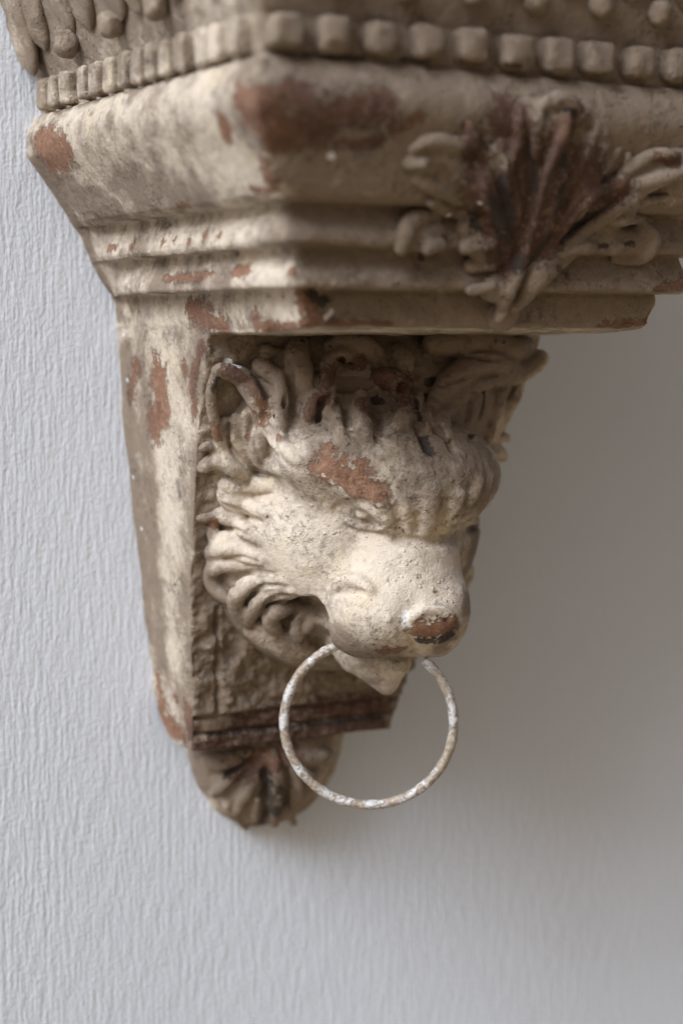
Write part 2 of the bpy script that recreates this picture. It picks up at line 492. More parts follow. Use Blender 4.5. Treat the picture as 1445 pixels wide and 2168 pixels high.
def resample(P, step):
    s = np.concatenate([[0], np.cumsum(np.linalg.norm(np.diff(P, axis=0), axis=1))])
    t = np.linspace(0, s[-1], int(s[-1] / step))
    return np.stack([np.interp(t, s, P[:, i]) for i in range(P.shape[1])], 1)
pr = resample(prof, 0.0009)
for _ in range(1):
    pr[1:-1] = 0.7 * pr[1:-1] + 0.15 * (pr[:-2] + pr[2:])
og = (pr[:, 2] > 0.066) & (pr[:, 2] < 0.127)
for _ in range(30):
    q = pr.copy(); q[1:-1] = 0.5 * pr[1:-1] + 0.25 * (pr[:-2] + pr[2:])
    pr = np.where(og[:, None], q, pr)
def front_y(z):                                       # the capital's front face as a function of height
    m = prof[6:-1]
    return -(D0 + np.interp(z, m[:, 2], m[:, 1]))
def cap_sdf(P):
    return (front_y(P[:, 2]) - P[:, 1]) * 0.75

us = np.linspace(0, 1, 200); RC = 0.0035
def plan(w, d):
    """left wall junction, left face, rounded corner, front, rounded corner, right face"""
    n1, nc, n2 = 190, 7, 250
    a = np.stack([np.full(n1, -w), np.linspace(0.002, -d + RC, n1)], 1)
    th = np.linspace(0, math.pi / 2, nc + 2)[1:-1]
    c1 = np.stack([-w + RC - RC * np.cos(th), -d + RC - RC * np.sin(th)], 1)
    f = np.stack([np.linspace(-w + RC, w - RC, n2), np.full(n2, -d)], 1)
    c2 = np.stack([w - RC + RC * np.sin(th), -d + RC - RC * np.cos(th)], 1)
    e = np.stack([np.full(n1 // 2, w), np.linspace(-d + RC, 0.002, n1 // 2)], 1)
    return np.concatenate([a, c1, f, c2, e])
rows = [np.c_[plan(W0 + o, D0 + q), np.full(190 + 7 + 250 + 7 + 95, z)] for o, q, z in pr]
nv = len(rows[0]); V = np.concatenate(rows); Q = grid_quads(len(rows), nv)[:, ::-1]
Q = Q[:, ::-1] if False else Q
N = vert_normals(V, Q)
if (N[len(V) // 2 + 190 + 100][1]) > 0: Q = Q[:, ::-1]; N = -N
disp = 0.0011 * fbm(V, 0.035, 3, 5) + 0.0004 * fbm(V, 0.006, 2, 9)
lower = np.clip((0.07 - V[:, 2]) / 0.02, 0, 1)
disp = disp + lower * (0.0006 * vnoise(V, 0.008, 31) - 0.0005)
# worn arrises and broken corners
def chip(V, disp, c, r, depth):
    d = np.linalg.norm((V - np.array(c)) , axis=1)
    n = 0.25 * vnoise(V, 0.006, 44)
    return disp - depth * np.clip(1.25 - d / r + n, 0, 1)
for c, r, dp in [((0.118, -0.25, 0.0), 0.011, 0.006), ((0.10, -0.249, 0.0), 0.006, 0.003), ((0.1335, -0.265, 0.020), 0.008, 0.004), ((-0.117, -0.249, 0.001), 0.004, 0.002),
                 ((-0.116, -0.21, 0.0), 0.008, 0.0025), ((-0.135, -0.268, 0.021), 0.006, 0.0025), ((-0.15, -0.28, 0.064), 0.007, 0.0025), ((-0.173, -0.303, 0.112), 0.008, 0.0025)]:
    disp = chip(V, disp, c, r, dp)
runout = np.interp(V[:, 2], [0, .016, .040, .057, .083, .105, .12], [0, .0015, .0165, .0235, .0415, .0575, .0575])
tw = np.clip((V[:, 1] + 0.055) / 0.05, 0, 1) ** 1.5 * np.clip((0.125 - V[:, 2]) / 0.01, 0, 1) * np.clip(V[:, 2] / 0.004, 0, 1)
for sgn in (-1, 1):
    mk = (V[:, 0] * sgn > 0.10) & (V[:, 1] > -0.056)
    V[mk, 0] += tw[mk] * (sgn * (W0 + runout[mk]) - V[mk, 0])
V = V + N * disp[:, None]
cap = link_mesh('moulded_capital', V, Q, CLAY, BR)

# --- row of beads round the capital
def rounded_block(sx, sy, sz, p=4.0, nu=18, nvv=14):
    u = np.linspace(-math.pi, math.pi, nu, endpoint=False); v = np.linspace(-math.pi / 2, math.pi / 2, nvv)
    se = lambda w_, e: np.sign(w_) * np.abs(w_) ** e
    e = 2 / p
    uu, vv = np.meshgrid(u, v, indexing='ij')
    X = sx * se(np.cos(vv), e) * se(np.cos(uu), e); Y = sy * se(np.cos(vv), e) * se(np.sin(uu), e); Z = sz * se(np.sin(vv), e)
    V = np.stack([X, Y, Z], -1).reshape(-1, 3)
    i = np.arange(nu)[:, None]; j = np.arange(nvv - 1)[None]
    a = i * nvv + j; b_ = ((i + 1) % nu) * nvv + j
    return V, np.stack([a + 0 * b_, b_, b_ + 1, a + 1], -1).reshape(-1, 4)
def bead(c, size, seed, rz=0.0, p=4.0):
    V, Q = rounded_block(*size, p=p, nu=36, nvv=26)
    cs, sn = math.cos(rz), math.sin(rz)
    V = V @ np.array([[cs, sn, 0], [-sn, cs, 0], [0, 0, 1]])
    V = V + np.array(c)
    nn = V - np.array(c); nn /= np.linalg.norm(nn, axis=1, keepdims=True) + 1e-9
    V = V + nn * (0.0010 * vnoise(V, 0.007, seed) + 0.0006 * vnoise(V, 0.003, seed + 3))[:, None]
    return link_mesh('bead', V, Q, CLAY, BR)
for i in range(12):
    bead((-0.1535 + 0.0267 * i + random.uniform(-.0008, .0008), -0.2985, 0.1415 + random.uniform(-.0007, .0007)),
         (0.0092 + random.uniform(-.0006, .0006), 0.0090, 0.0092 + random.uniform(-.0006, .0006)), 100 + i, p=4.0)
ribs = [93, 116, 140, 178, 203, 233, 264, 293, 322, 353, 384, 430, 457, 500]
for i, x in enumerate(ribs):
    y = on_x(x, 205 - (x - 93) * .31, -0.1695)[1]
    bead((-0.1655, y, 0.1405), (0.0070, 0.0060 + random.uniform(-.0006, .0008), 0.0098), 150 + i, p=5.5)

# --- drooping leaves with pearls above the beads
def tongue(c, r, length, side, seed):
    """a broad leaf lying on the frieze, hollowed down its middle, tip downwards"""
    nu, nl = 22, 20
    P = []
    for j in range(nl):
        t = j / (nl - 1)
        wd = r * max(0.02, math.sin(math.pi / 2 * min(1, t * 2.6)) ** 0.55)
        for k in range(nu):
            a = 2 * math.pi * k / nu
            x, y = math.cos(a), math.sin(a)
            y = y * (0.52 - 0.30 * (1 - abs(x)) * (y < 0))
            P.append((wd * x, wd * y, length * t))
    P = np.array(P)
    if side: P = np.stack([P[:, 1], P[:, 0], P[:, 2]], 1)
    zz = P[:, 2].copy()
    P = P + np.array(c)
    if side: P[:, 0] -= 0.30 * zz
    else: P[:, 1] -= 0.30 * zz
    i = np.arange(nl - 1)[:, None]; k = np.arange(nu)[None]
    Qd = np.stack([i * nu + k, i * nu + (k + 1) % nu, (i + 1) * nu + (k + 1) % nu, (i + 1) * nu + k], -1).reshape(-1, 4)
    if side: Qd = Qd[:, ::-1]
    P = P + 0.0011 * np.stack([vnoise(P, 0.007, seed), vnoise(P, 0.007, seed + 1), vnoise(P, 0.007, seed + 2)], 1)
    link_mesh('drooping_leaf', P, Qd, CLAY, BR)
def pearl(c, r, seed):
    V, Q = rounded_block(r, r, r * 1.1, p=2.2, nu=24, nvv=18)
    V = V + np.array(c); V = V + 0.0012 * np.stack([vnoise(V, 0.005, seed + 5), vnoise(V, 0.005, seed + 6), vnoise(V, 0.005, seed + 7)], 1)
    link_mesh('pearl', V, Q, CLAY, BR)
for i, (px, py) in enumerate([(58, 62), (94, 108), (152, 82), (190, 66), (256, 44), (296, 28), (372, 4), (72, 165), (430, -24)]):
    tongue(on_x(px, py, -0.1735), 0.0125 if i != 2 else 0.010, 0.05, True, 300 + i * 9)
for i, (px, py) in enumerate([(141, 92), (234, 52), (331, 12), (52, 10)]):
    pearl(on_x(px, py, -0.1765), 0.0072, 400 + i * 9)
for i in range(9):
    tongue((-0.150 + 0.040 * i, -0.3045, 0.1690 + 0.001 * (i % 3)), 0.0145, 0.05, False, 500 + i * 9)
    pearl((-0.1305 + 0.040 * i, -0.3075, 0.1685 - 0.001 * (i % 2)), 0.0066, 600 + i * 9)

# --- acanthus leaf on the front of the capital
def S(*a, **k): return (a, k)
G = Grid((-0.085, -0.345, -0.008), (0.17, -0.236, 0.140), 0.0012)
def run(G, lst, other, default):
    out = []
    for nm, pts, r, *rest in lst:
        o = rest[0] if rest else 0.25
        lab = G.name(nm) if nm and nm != '-' else 0
        out.append(G.stroke(pts, r, out=o, other=other, label=lab, sub=(nm == '-'), **default))
    G.put(out)
G.put([])
run(G, [(None, [(1110, 560), (1140, 430), (1160, 280)], 56, -0.32), (None, [(1070, 480), (1050, 330)], 46, -0.32), (None, [(1200, 440), (1250, 310)], 52, -0.35),
        (None, [(1250, 470), (1345, 385), (1420, 350)], 34, -0.4), (None, [(895, 335), (950, 345), (1010, 400)], 44, -0.4), (None, [(1062, 668), (1075, 640)], 36, -0.1), (None, [(1000, 490), (1060, 540), (1055, 600)], 40, -0.35), (None, [(1110, 250), (1200, 240)], 40, -0.4), (None, [(1130, 590), (1230, 505), (1330, 435)], 28, -0.3), (None, [(1300, 400), (1390, 350), (1440, 350)], 40, -0.4), (None, [(1290, 500), (1360, 500)], 34, -0.6), (None, [(880, 490), (925, 490)], 34, -0.6)], cap_sdf, dict(k=0.006, taper=(1, 1)))
run(G, [('midrib', [(1055, 672), (1074, 617), (1108, 533), (1133, 458), (1154, 370), (1188, 282), (1196, 240)], 17, 0.35),
        ('leaf_lobe', [(1095, 640), (1130, 600), (1175, 563)], 19, 0.25),
        ('leaf_lobe', [(1115, 600), (1158, 546), (1242, 483), (1322, 425), (1384, 387)], 16, 0.35),
        ('leaf_lobe', [(1158, 533), (1196, 458), (1259, 399), (1313, 387), (1326, 328)], 18, 0.15),
        ('leaf_lobe', [(1150, 483), (1188, 391), (1238, 328), (1259, 265)], 19, 0.15), ('leaf_lobe', [(1170, 400), (1200, 330), (1236, 262)], 16, 0.15),
        ('leaf_lobe', [(1112, 517), (1087, 441), (1066, 357), (1100, 300)], 18, 0.15), ('leaf_lobe', [(1120, 440), (1100, 360), (1100, 228)], 15, 0.15), ('leaf_lobe', [(1133, 330), (1133, 286), (1141, 232)], 15, 0.20),
        ('leaf_lobe', [(1150, 224), (1183, 215), (1217, 228)], 19, 0.45), ('leaf_lobe', [(1229, 240), (1245, 255)], 17, 0.35),
        ('leaf_lobe', [(1074, 492), (1028, 408), (1024, 357)], 22, 0.15), ('leaf_lobe', [(1020, 330), (1000, 290), (990, 262)], 16, 0.15),
        ('leaf_lobe', [(999, 303), (945, 303), (903, 299), (873, 315)], 19, 0.35), ('leaf_lobe', [(865, 345), (895, 347)], 19, 0.35), ('leaf_lobe', [(878, 378), (915, 391), (957, 415)], 19, 0.35),
        ('leaf_lobe', [(911, 424), (957, 441), (1020, 437)], 16, 0.45), ('volute', [(846, 517), (860, 480), (920, 448)], 20, 0.75), ('volute', [(900, 521), (930, 517)], 21, 0.45),
        ('leaf_lobe', [(978, 483), (1035, 462)], 20, 0.25), ('leaf_lobe', [(982, 521), (1040, 515)], 21, 0.35), ('leaf_lobe', [(995, 567), (1041, 556)], 25, 0.35), ('leaf_lobe', [(995, 609), (1041, 605)], 20, 0.35),
        ('leaf_lobe', [(1250, 521), (1200, 525), (1158, 548)], 16, 0.55), ('volute', [(1355, 479), (1380, 508), (1355, 542), (1292, 552)], 13, 0.75), ('volute', [(1296, 525), (1310, 520)], 17, 0.45),
        ('leaf_lobe', [(1292, 470), (1334, 455), (1376, 462)], 13, 0.55), ('leaf_lobe', [(1334, 357), (1376, 328), (1426, 332)], 17, 0.35), ('leaf_lobe', [(1342, 391), (1405, 374), (1450, 357)], 17, 0.35),
        ('leaf_lobe', [(1334, 429), (1405, 416)], 17, 0.35), ('leaf_lobe', [(1262, 380), (1290, 330), (1310, 315)], 13, 0.25)], cap_sdf, dict(k=0.0024))
run(G, [('-', [(1125, 540), (1150, 458), (1172, 370), (1203, 290)], 8, 0.3), ('-', [(1092, 540), (1116, 458), (1138, 370), (1170, 290)], 8, 0.3), ('-', [(1160, 560), (1240, 500), (1320, 440)], 5, 0.4),
        ('-', [(1085, 470), (1060, 400), (1050, 340)], 6, 0.2), ('-', [(1170, 470), (1210, 390), (1240, 350)], 6, 0.2), ('-', [(885, 330), (930, 325)], 5, 0.2), ('-', [(1090, 500), (1040, 400), (1020, 315)], 6, 0.3), ('-', [(1105, 480), (1080, 360), (1070, 262)], 5, 0.3), ('-', [(1120, 430), (1116, 320), (1112, 240)], 5, 0.3), ('-', [(1180, 420), (1220, 340), (1248, 272)], 5, 0.3), ('-', [(1170, 500), (1240, 420), (1300, 330)], 5, 0.3), ('-', [(1180, 520), (1260, 445), (1340, 400)], 5, 0.3), ('-', [(1350, 372), (1400, 348), (1440, 342)], 5, 0.3), ('-', [(1040, 300), (1052, 268)], 6, 0.2), ('-', [(1085, 262), (1092, 236)], 6, 0.2), ('-', [(1165, 250), (1166, 224)], 5, 0.2), ('-', [(1266, 300), (1290, 300)], 6, 0.2), ('-', [(1300, 350), (1330, 350)], 6, 0.2), ('-', [(900, 320), (935, 350), (960, 390)], 6, 0.2), ('-', [(1000, 540), (1040, 536)], 6, 0.2), ('-', [(1000, 588), (1040, 580)], 6, 0.2)], cap_sdf, dict(k=0.003))
V, Q, lab = G.extract()
Nn = vert_normals(V, Q)
V = V + Nn * (0.0008 * fbm(V, 0.008, 3, 71))[:, None]
split_parts(V, Q, lab, G.names, 'acanthus_leaf', CLAY, BR)

# --- backing plate under the capital
zt = np.array([0.004, -0.0129, -0.0859, -0.1604, -0.2565, -0.272]); yt = np.array([-0.134, -0.1301, -0.1027, -0.0755, -0.0544, -0.0525])
def plate_y(z): return np.interp(z, zt[::-1], yt[::-1])
def plate_xl(z): return np.interp(z, [-0.262, -0.169, -0.0618, 0.0], [-0.0895, -0.1000, -0.1120, -0.1156])
def plate_xr(z): return np.interp(z, [-0.262, -0.078, -0.01, 0.0], [0.056, 0.1055, 0.1190, 0.1195])
def plate_sdf(P): return (plate_y(P[:, 2]) - P[:, 1]) * 0.95
zb = np.linspace(-0.2660, 0.002, 212)
def plate_row(z):
    xl, xr, y = plate_xl(z), plate_xr(z), plate_y(z)
    # the side's lower end is rounded off towards the wall
    cut = max(0.0, 0.047 - (z + 0.2660)); back = 0.0
    if cut > 0: back = -0.030 * (1 - math.sqrt(max(0, 1 - (cut / 0.047) ** 2)))
    n1, n2, rc = 60, 170, 0.002
    back = max(back, y + 0.008)
    a = np.stack([np.full(n1, xl), np.linspace(back + 0.0015, y + rc, n1)], 1)
    th = np.linspace(0, math.pi / 2, 6)[1:-1]
    c1 = np.stack([xl + rc - rc * np.cos(th), y + rc - rc * np.sin(th)], 1)
    f = np.stack([np.linspace(xl + rc, xr - rc, n2), np.full(n2, y)], 1)
    c2 = np.stack([xr - rc + rc * np.sin(th), y + rc - rc * np.cos(th)], 1)
    e = np.stack([np.full(n1, xr), np.linspace(y + rc, back + 0.0015, n1)], 1)
    p = np.concatenate([a, c1, f, c2, e])
    return np.c_[p, np.full(len(p), z)]
rows = [plate_row(z) for z in zb]
row0 = rows[0].copy(); row0[:, 1] = np.minimum(row0[:, 1] * 0.3, -0.001) ; row0[:, 0] = row0[:, 0] * 0.9; row0[:, 2] = -0.2675
rows = [row0] + rows
nv = len(rows[0]); V = np.concatenate(rows); Q = grid_quads(len(rows), nv)[:, ::-1]
N = vert_normals(V, Q)
if N[60 * nv + 60 + 60][1] > 0: Q = Q[:, ::-1]; N = -N
front = (N[:, 1] < -0.7)
isside = (N[:, 0] < -0.7)
nz = fbm(V, 0.009, 3, 21); rough = np.clip(nz, -0.3, 1)
zc = V[:, 2]
panel = np.clip((zc + 0.244) / 0.004, 0, 1)                       # the rough panel ends above two plain fillets
# fillets at the foot follow the bottom edge
disp = np.where(front, panel * (np.interp(zc, [-0.20, -0.15], [0.0055, 0.0030]) * fbm(V * np.array([1, 1, 1.25]), 0.0115, 4, 23) + np.interp(zc, [-0.20, -0.15], [0.0, -0.0014]) + 0.0014 * np.abs(vnoise(V, 0.006, 25)) + 0.0005), 0)
disp += np.where(front, -0.0035 * np.exp(-((zc + 0.2555) / 0.0012) ** 2) - 0.002 * np.exp(-((zc + 0.2445) / 0.0014) ** 2) + 0.0012 * np.exp(-((zc + 0.2415) / 0.0015) ** 2), 0)
# groove that sets a rough border strip off on the left of the panel
gx = V[:, 0] - (plate_xl(zc) + 0.0175)
disp += np.where(front & (zc < -0.172), -0.0035 * np.exp(-(gx / 0.0016) ** 2) * panel, 0)
disp += 0.0007 * fbm(V, 0.03, 3, 27) + np.where(front, (1 - panel) * (0.0022 * fbm(V, 0.011, 3, 33) + 0.0008 * vnoise(V, 0.004, 35)), 0)
disp += np.where(isside, 0.00035 * vnoise(V, 0.01, 29), 0)
V = V + N * disp[:, None]
link_mesh('backing_plate', V, Q, CLAY, BR)

# --- pendant boss with a small leaf under the plate
G = Grid((-0.085, -0.085, -0.355), (0.085, 0.012, -0.25), 0.0011)
G.ellipsoid((-0.012, 0.006, -0.266), (0.058, 0.054, 0.070), 0.004)
sl, x, y, z = G.box(G.lo, G.lo + G.h * G.n, 0)
G.D = np.maximum(G.D, z - (-0.2668) + 0 * x + 0 * y)
run(G, [('leaf_lobe', [(575, 1590), (585, 1650), (580, 1740)], 17, 0.3), ('leaf_lobe', [(560, 1600), (530, 1660), (500, 1720)], 15, 0.3), ('leaf_lobe', [(600, 1600), (630, 1650), (636, 1690)], 13, 0.3),
        ('leaf_lobe', [(440, 1605), (480, 1610), (525, 1590)], 20, 0.4), ('leaf_lobe', [(545, 1620), (500, 1640), (450, 1680)], 14, 0.25), ('leaf_lobe', [(480, 1700), (520, 1745)], 15, 0.4),
        ('leaf_lobe', [(630, 1600), (665, 1604), (695, 1592)], 16, 0.3), ('leaf_lobe', [(615, 1620), (650, 1640), (668, 1636)], 12, 0.2),
        ('leaf_lobe', [(600, 1700), (620, 1740)], 13, 0.4), ('leaf_lobe', [(545, 1690), (540, 1730)], 12, 0.4)], None, dict(k=0.0016))
run(G, [('-', [(558, 1630), (555, 1740)], 10, 0.3), ('-', [(605, 1630), (605, 1730)], 10, 0.3), ('-', [(540, 1620), (500, 1660), (470, 1705)], 9, 0.3), ('-', [(625, 1610), (650, 1650)], 8, 0.3), ('-', [(450, 1640), (500, 1625)], 8, 0.3)], None, dict(k=0.003))
V, Q, lab = G.extract()
V = V + vert_normals(V, Q) * (0.0011 * fbm(V, 0.010, 3, 81))[:, None]
split_parts(V, Q, lab, G.names, 'leaf_pendant', CLAY, BR)

# --- the lion's head
G = Grid((-0.130, -0.235, -0.246), (0.132, -0.034, 0.004), 0.00095)
E = G.ellipsoid
G.chain([(-0.003, -0.138, -0.115), (-0.003, -0.157, -0.140), (0.0, -0.166, -0.162)], [0.040, 0.0380, 0.0335], 0.008)   # muzzle
for sx in (-1, 1):
    E((-0.004 + sx * (0.0225 if sx < 0 else 0.0180), -0.160, -0.1665 if sx < 0 else -0.1705), (0.0265, 0.036, 0.0295) if sx < 0 else (0.0205, 0.036, 0.0285), 0.012)    # upper lips
E((0.002, -0.190, -0.168), (0.019, 0.012, 0.013), 0.010)               # nose pad
E((0.004, -0.090, -0.042), (0.108, 0.068, 0.060), 0.01)                # crown of mane under the capital
E((0.0, -0.075, -0.140), (0.086, 0.043, 0.078), 0.012)                 # beard ruff
E((0.0, -0.110, -0.122), (0.077, 0.064, 0.070), 0.007)                 # face
E((0.006, -0.160, -0.088), (0.055, 0.047, 0.0355), 0.012)              # brow, overhanging the muzzle
E((-0.022, -0.147, -0.078), (0.055, 0.036, 0.0265), 0.016)
E((-0.048, -0.130, -0.174), (0.0125, 0.030, 0.016), 0.004, sub=True)    # hollow at the corners of the mouth
E((0.046, -0.121, -0.178), (0.013, 0.030, 0.013), 0.004, sub=True)
E((0.0, -0.175, -0.206), (0.05, 0.045, 0.0095), 0.003, sub=True)        # the open mouth
G.chain([(-0.020, -0.100, -0.170), (-0.011, -0.124, -0.200), (0.002, -0.135, -0.2190)], [0.017, 0.0125, 0.0050], 0.004)  # lower jaw
G.chain([(0.014, -0.100, -0.170), (0.010, -0.124, -0.200), (0.005, -0.135, -0.2190)], [0.017, 0.0125, 0.0050], 0.006)
G.chain([(0.0, -0.100, -0.180), (0.003, -0.134, -0.2035)], [0.020, 0.0150], 0.006)
G.chain([(0.003, -0.146, -0.2010), (0.004, -0.150, -0.2035)], [0.0085, 0.007], 0.005)
L_ = 'mane_lock'
P_ = plate_sdf
run(G, [(None, [(480, 985), (500, 1060), (490, 1130)], 40, -0.55), (None, [(490, 1130), (500, 1200), (540, 1250)], 42, -0.5), (None, [(545, 1250), (590, 1290), (640, 1310)], 36, -0.5)], P_, dict(k=0.008, taper=(1, 1), mirror=True))
run(G, [(None, [(700, 1000), (740, 1040), (800, 1070), (830, 1095)], 24, -0.2)], P_, dict(k=0.006))
run(G, [('brow_lock', [(796, 1050), (810, 1090), (838, 1122)], 22, -0.25), ('brow_lock', [(850, 1060), (862, 1090), (864, 1124)], 22, -0.3), ('brow_lock', [(914, 1040), (906, 1090), (898, 1126)], 27, -0.3),
        ('brow_lock', [(972, 1050), (957, 1090), (938, 1120)], 22, -0.3), ('brow_lock', [(1014, 1020), (992, 1075), (962, 1112)], 20, -0.3), ('brow_lock', [(1038, 1010), (1020, 1060), (996, 1096)], 15, -0.3)], P_, dict(k=0.004))
run(G, [('-', [(840, 1142), (900, 1150), (975, 1132), (1025, 1092)], 8, 0.3), ('-', [(836, 1075), (846, 1112)], 4, 0.3), ('-', [(884, 1090), (882, 1120)], 4, 0.3), ('-', [(946, 1062), (924, 1115)], 4, 0.2), ('-', [(994, 1030), (962, 1100)], 5, 0.2), ('-', [(1026, 1025), (1000, 1082)], 4, 0.3),
        ('-', [(712, 1080), (740, 1064), (775, 1068), (808, 1092)], 6, 0.2)], P_, dict(k=0.004))
run(G, [('eye', [(764, 1086), (774, 1087)], 13, 0.5), (None, [(732, 1100), (772, 1116), (815, 1116)], 8, 0.5), (None, [(720, 1076)], 11, 0.1)], P_, dict(k=0.0015))
run(G, [(None, [(710, 1248), (730, 1230), (758, 1232), (784, 1250)], 14, 0.4)], P_, dict(k=0.004))
run(G, [('-', [(718, 1257), (745, 1258), (768, 1254)], 6, 0.3), ('-', [(862, 1335), (874, 1360), (880, 1388)], 5, 0.2), ('-', [(684, 1255), (690, 1290), (705, 1325)], 9, 0.2)], P_, dict(k=0.003))
run(G, [(None, [(872, 1306), (900, 1288), (938, 1292), (958, 1312)], 10, 0.15), (None, [(823, 1310)], 7, 0.1)], P_, dict(k=0.003))
run(G, [(L_, [(632, 735), (627, 770), (644, 802), (655, 838)], 29, 0.44), (L_, [(545, 770), (574, 792), (592, 802)], 20, 0.53), (L_, [(592, 800), (593, 840), (591, 880), (590, 910), (600, 946), (630, 976)], 22, 0.69),
        (L_, [(672, 826), (659, 864), (649, 898)], 18, 0.69), (L_, [(694, 882), (689, 830), (688, 788), (709, 764), (744, 760), (776, 778)], 20, 0.95), (L_, [(761, 838), (759, 874), (769, 914), (781, 936)], 20, 0.69),
        (L_, [(800, 800), (830, 812), (862, 843), (858, 890), (840, 908)], 26, 0.69), (L_, [(1128, 754), (1074, 785), (1011, 774), (958, 792), (916, 840), (903, 905)], 28, 0.95),
        (L_, [(1070, 795), (1042, 802), (984, 818), (948, 850), (932, 892), (946, 930)], 20, 0.79), (L_, [(905, 740), (1010, 738), (1115, 733)], 34, 0.88), 
        (L_, [(720, 860), (712, 900), (730, 935)], 14, 0.53), (L_, [(700, 740), (745, 735), (800, 745)], 26, 0.44), (L_, [(840, 745), (850, 775), (845, 800)], 23, 0.53), (L_, [(560, 740), (590, 745)], 21, 0.44), ], P_, dict(k=0.0024, sink=-0.2))
run(G, [('-', [(478, 812), (500, 838), (492, 868)], 24, -0.10)], P_, dict(k=0.006, mirror=True))
run(G, [(L_, [(462, 778), (492, 785), (520, 805), (541, 832), (552, 862), (556, 890)], 22, 0.87), (L_, [(456, 780), (443, 820), (447, 869), (457, 919), (477, 959), (507, 989), (555, 1012)], 12, 0.74), (L_, [(471, 890), (474, 915)], 17, 0.48),
        (L_, [(502, 884), (502, 932), (520, 969), (545, 997)], 13, 0.56), (L_, [(523, 874), (521, 919), (530, 957), (545, 982), (575, 999)], 12, 0.64), (L_, [(557, 897), (552, 932), (556, 964), (586, 994)], 20, 0.64),
        (L_, [(425, 984), (450, 968), (482, 985), (520, 1013), (565, 1030)], 18, 0.91), (L_, [(425, 947), (440, 940), (465, 960)], 11, 0.83), (L_, [(475, 1018), (502, 1034), (545, 1032), (575, 1026)], 19, 0.74),
        (L_, [(475, 1037), (488, 1053), (520, 1066), (562, 1086)], 21, 0.83), (L_, [(455, 1085), (482, 1085), (515, 1105), (537, 1127), (552, 1142)], 19, 0.91), (L_, [(420, 1095), (440, 1092), (457, 1095)], 11, 0.83),
        (L_, [(447, 1107), (447, 1130), (470, 1138), (500, 1135), (530, 1148)], 15, 0.91), (L_, [(458, 1168), (482, 1155), (520, 1162), (550, 1184)], 22, 0.91), (L_, [(442, 1174), (447, 1219), (460, 1252), (477, 1270)], 13, 0.83),
        (L_, [(490, 1262), (468, 1240), (460, 1215), (470, 1197), (500, 1192), (548, 1204)], 17, 0.99), (L_, [(530, 1306), (510, 1269), (520, 1244), (557, 1228), (600, 1236)], 20, 0.99), (L_, [(533, 1304), (543, 1276), (569, 1254), (616, 1253)], 17, 0.99),
        (L_, [(592, 1330), (574, 1300), (590, 1280), (640, 1281)], 19, 0.99), (L_, [(644, 1348), (629, 1320), (640, 1300), (666, 1293)], 17, 0.91), (L_, [(652, 1330), (667, 1312), (684, 1315)], 12, 0.74),
        (L_, [(535, 1329), (594, 1356), (657, 1392)], 25, 0.48), (L_, [(560, 1319), (619, 1349), (690, 1395)], 21, 0.56)], P_, dict(k=0.0024, mirror=True, sink=-0.35, taper=(0.75, 0.8)))
run(G, [('-', [(574, 820), (574, 880), (576, 930), (602, 978)], 8, 0.15), ('-', [(612, 760), (618, 810), (616, 870), (632, 930)], 10, 0.1), ('-', [(665, 745), (672, 790), (668, 815)], 9, 0.1), ('-', [(680, 850), (676, 900)], 6, 0.1), ('-', [(712, 812), (735, 815), (785, 812)], 17, -0.1), ('-', [(722, 840), (735, 900)], 9, 0.1),
        ('-', [(795, 845), (806, 890), (806, 930)], 10, 0.1), ('-', [(884, 790), (880, 850), (888, 910), (905, 955)], 13, 0.0), ('-', [(800, 745), (812, 775)], 9, 0.1), ('-', [(920, 765), (985, 757), (1060, 762)], 7, 0.1), ('-', [(935, 815), (985, 798), (1050, 792)], 6, 0.2), ('-', [(1000, 835), (990, 880), (996, 930)], 12, 0.0), ('-', [(1045, 820), (1035, 900)], 9, 0.1), ('-', [(920, 860), (918, 920)], 6, 0.2),
        ('-', [(512, 890), (512, 940), (532, 985)], 4, 0.2), ('-', [(538, 900), (541, 950), (562, 985)], 4, 0.2), ('-', [(485, 900), (488, 945), (515, 985)], 5, 0.2), ('-', [(445, 1000), (480, 1005), (520, 1032)], 7, 0.1), ('-', [(500, 1046), (545, 1048), (580, 1045)], 4, 0.2),
        ('-', [(470, 1068), (515, 1085), (555, 1105)], 6, 0.1), ('-', [(470, 1118), (500, 1122), (530, 1136)], 5, 0.2), ('-', [(470, 1150), (510, 1148)], 5, 0.2), ('-', [(478, 1182), (510, 1180), (545, 1190)], 6, 0.1), ('-', [(495, 1250), (500, 1225), (530, 1212), (580, 1216)], 8, 0.1),
        ('-', [(522, 1285), (530, 1262), (560, 1240), (605, 1243)], 6, 0.1), ('-', [(560, 1305), (565, 1280), (590, 1264), (630, 1264)], 8, 0.1), ('-', [(610, 1330), (608, 1308), (630, 1294)], 8, 0.1), ('-', [(450, 935), (470, 975)], 5, 0.1)], P_, dict(k=0.0016, mirror=True))
V, Q, lab = G.extract(1)
Nn = vert_normals(V, Q)
browish = np.clip(1.3 - np.linalg.norm((V - np.array([0.005, -0.175, -0.075])) / np.array([0.06, 0.05, 0.042]), axis=1), 0, 1)
V = V + Nn * (0.0006 * fbm(V, 0.012, 2, 61) + 0.00012 * fbm(V, 0.0042, 2, 65) + (0.00016 + 0.0003 * np.minimum(browish * 2, 1)) * vnoise(V, 0.003, 63))[:, None]
HEAD_SAMPLE = V[::7]
head = split_parts(V, Q, lab, G.names, 'lion_head', CLAY, BR)
head['label'] = 'lion head with an open mouth and peeling paint on brow and nose'

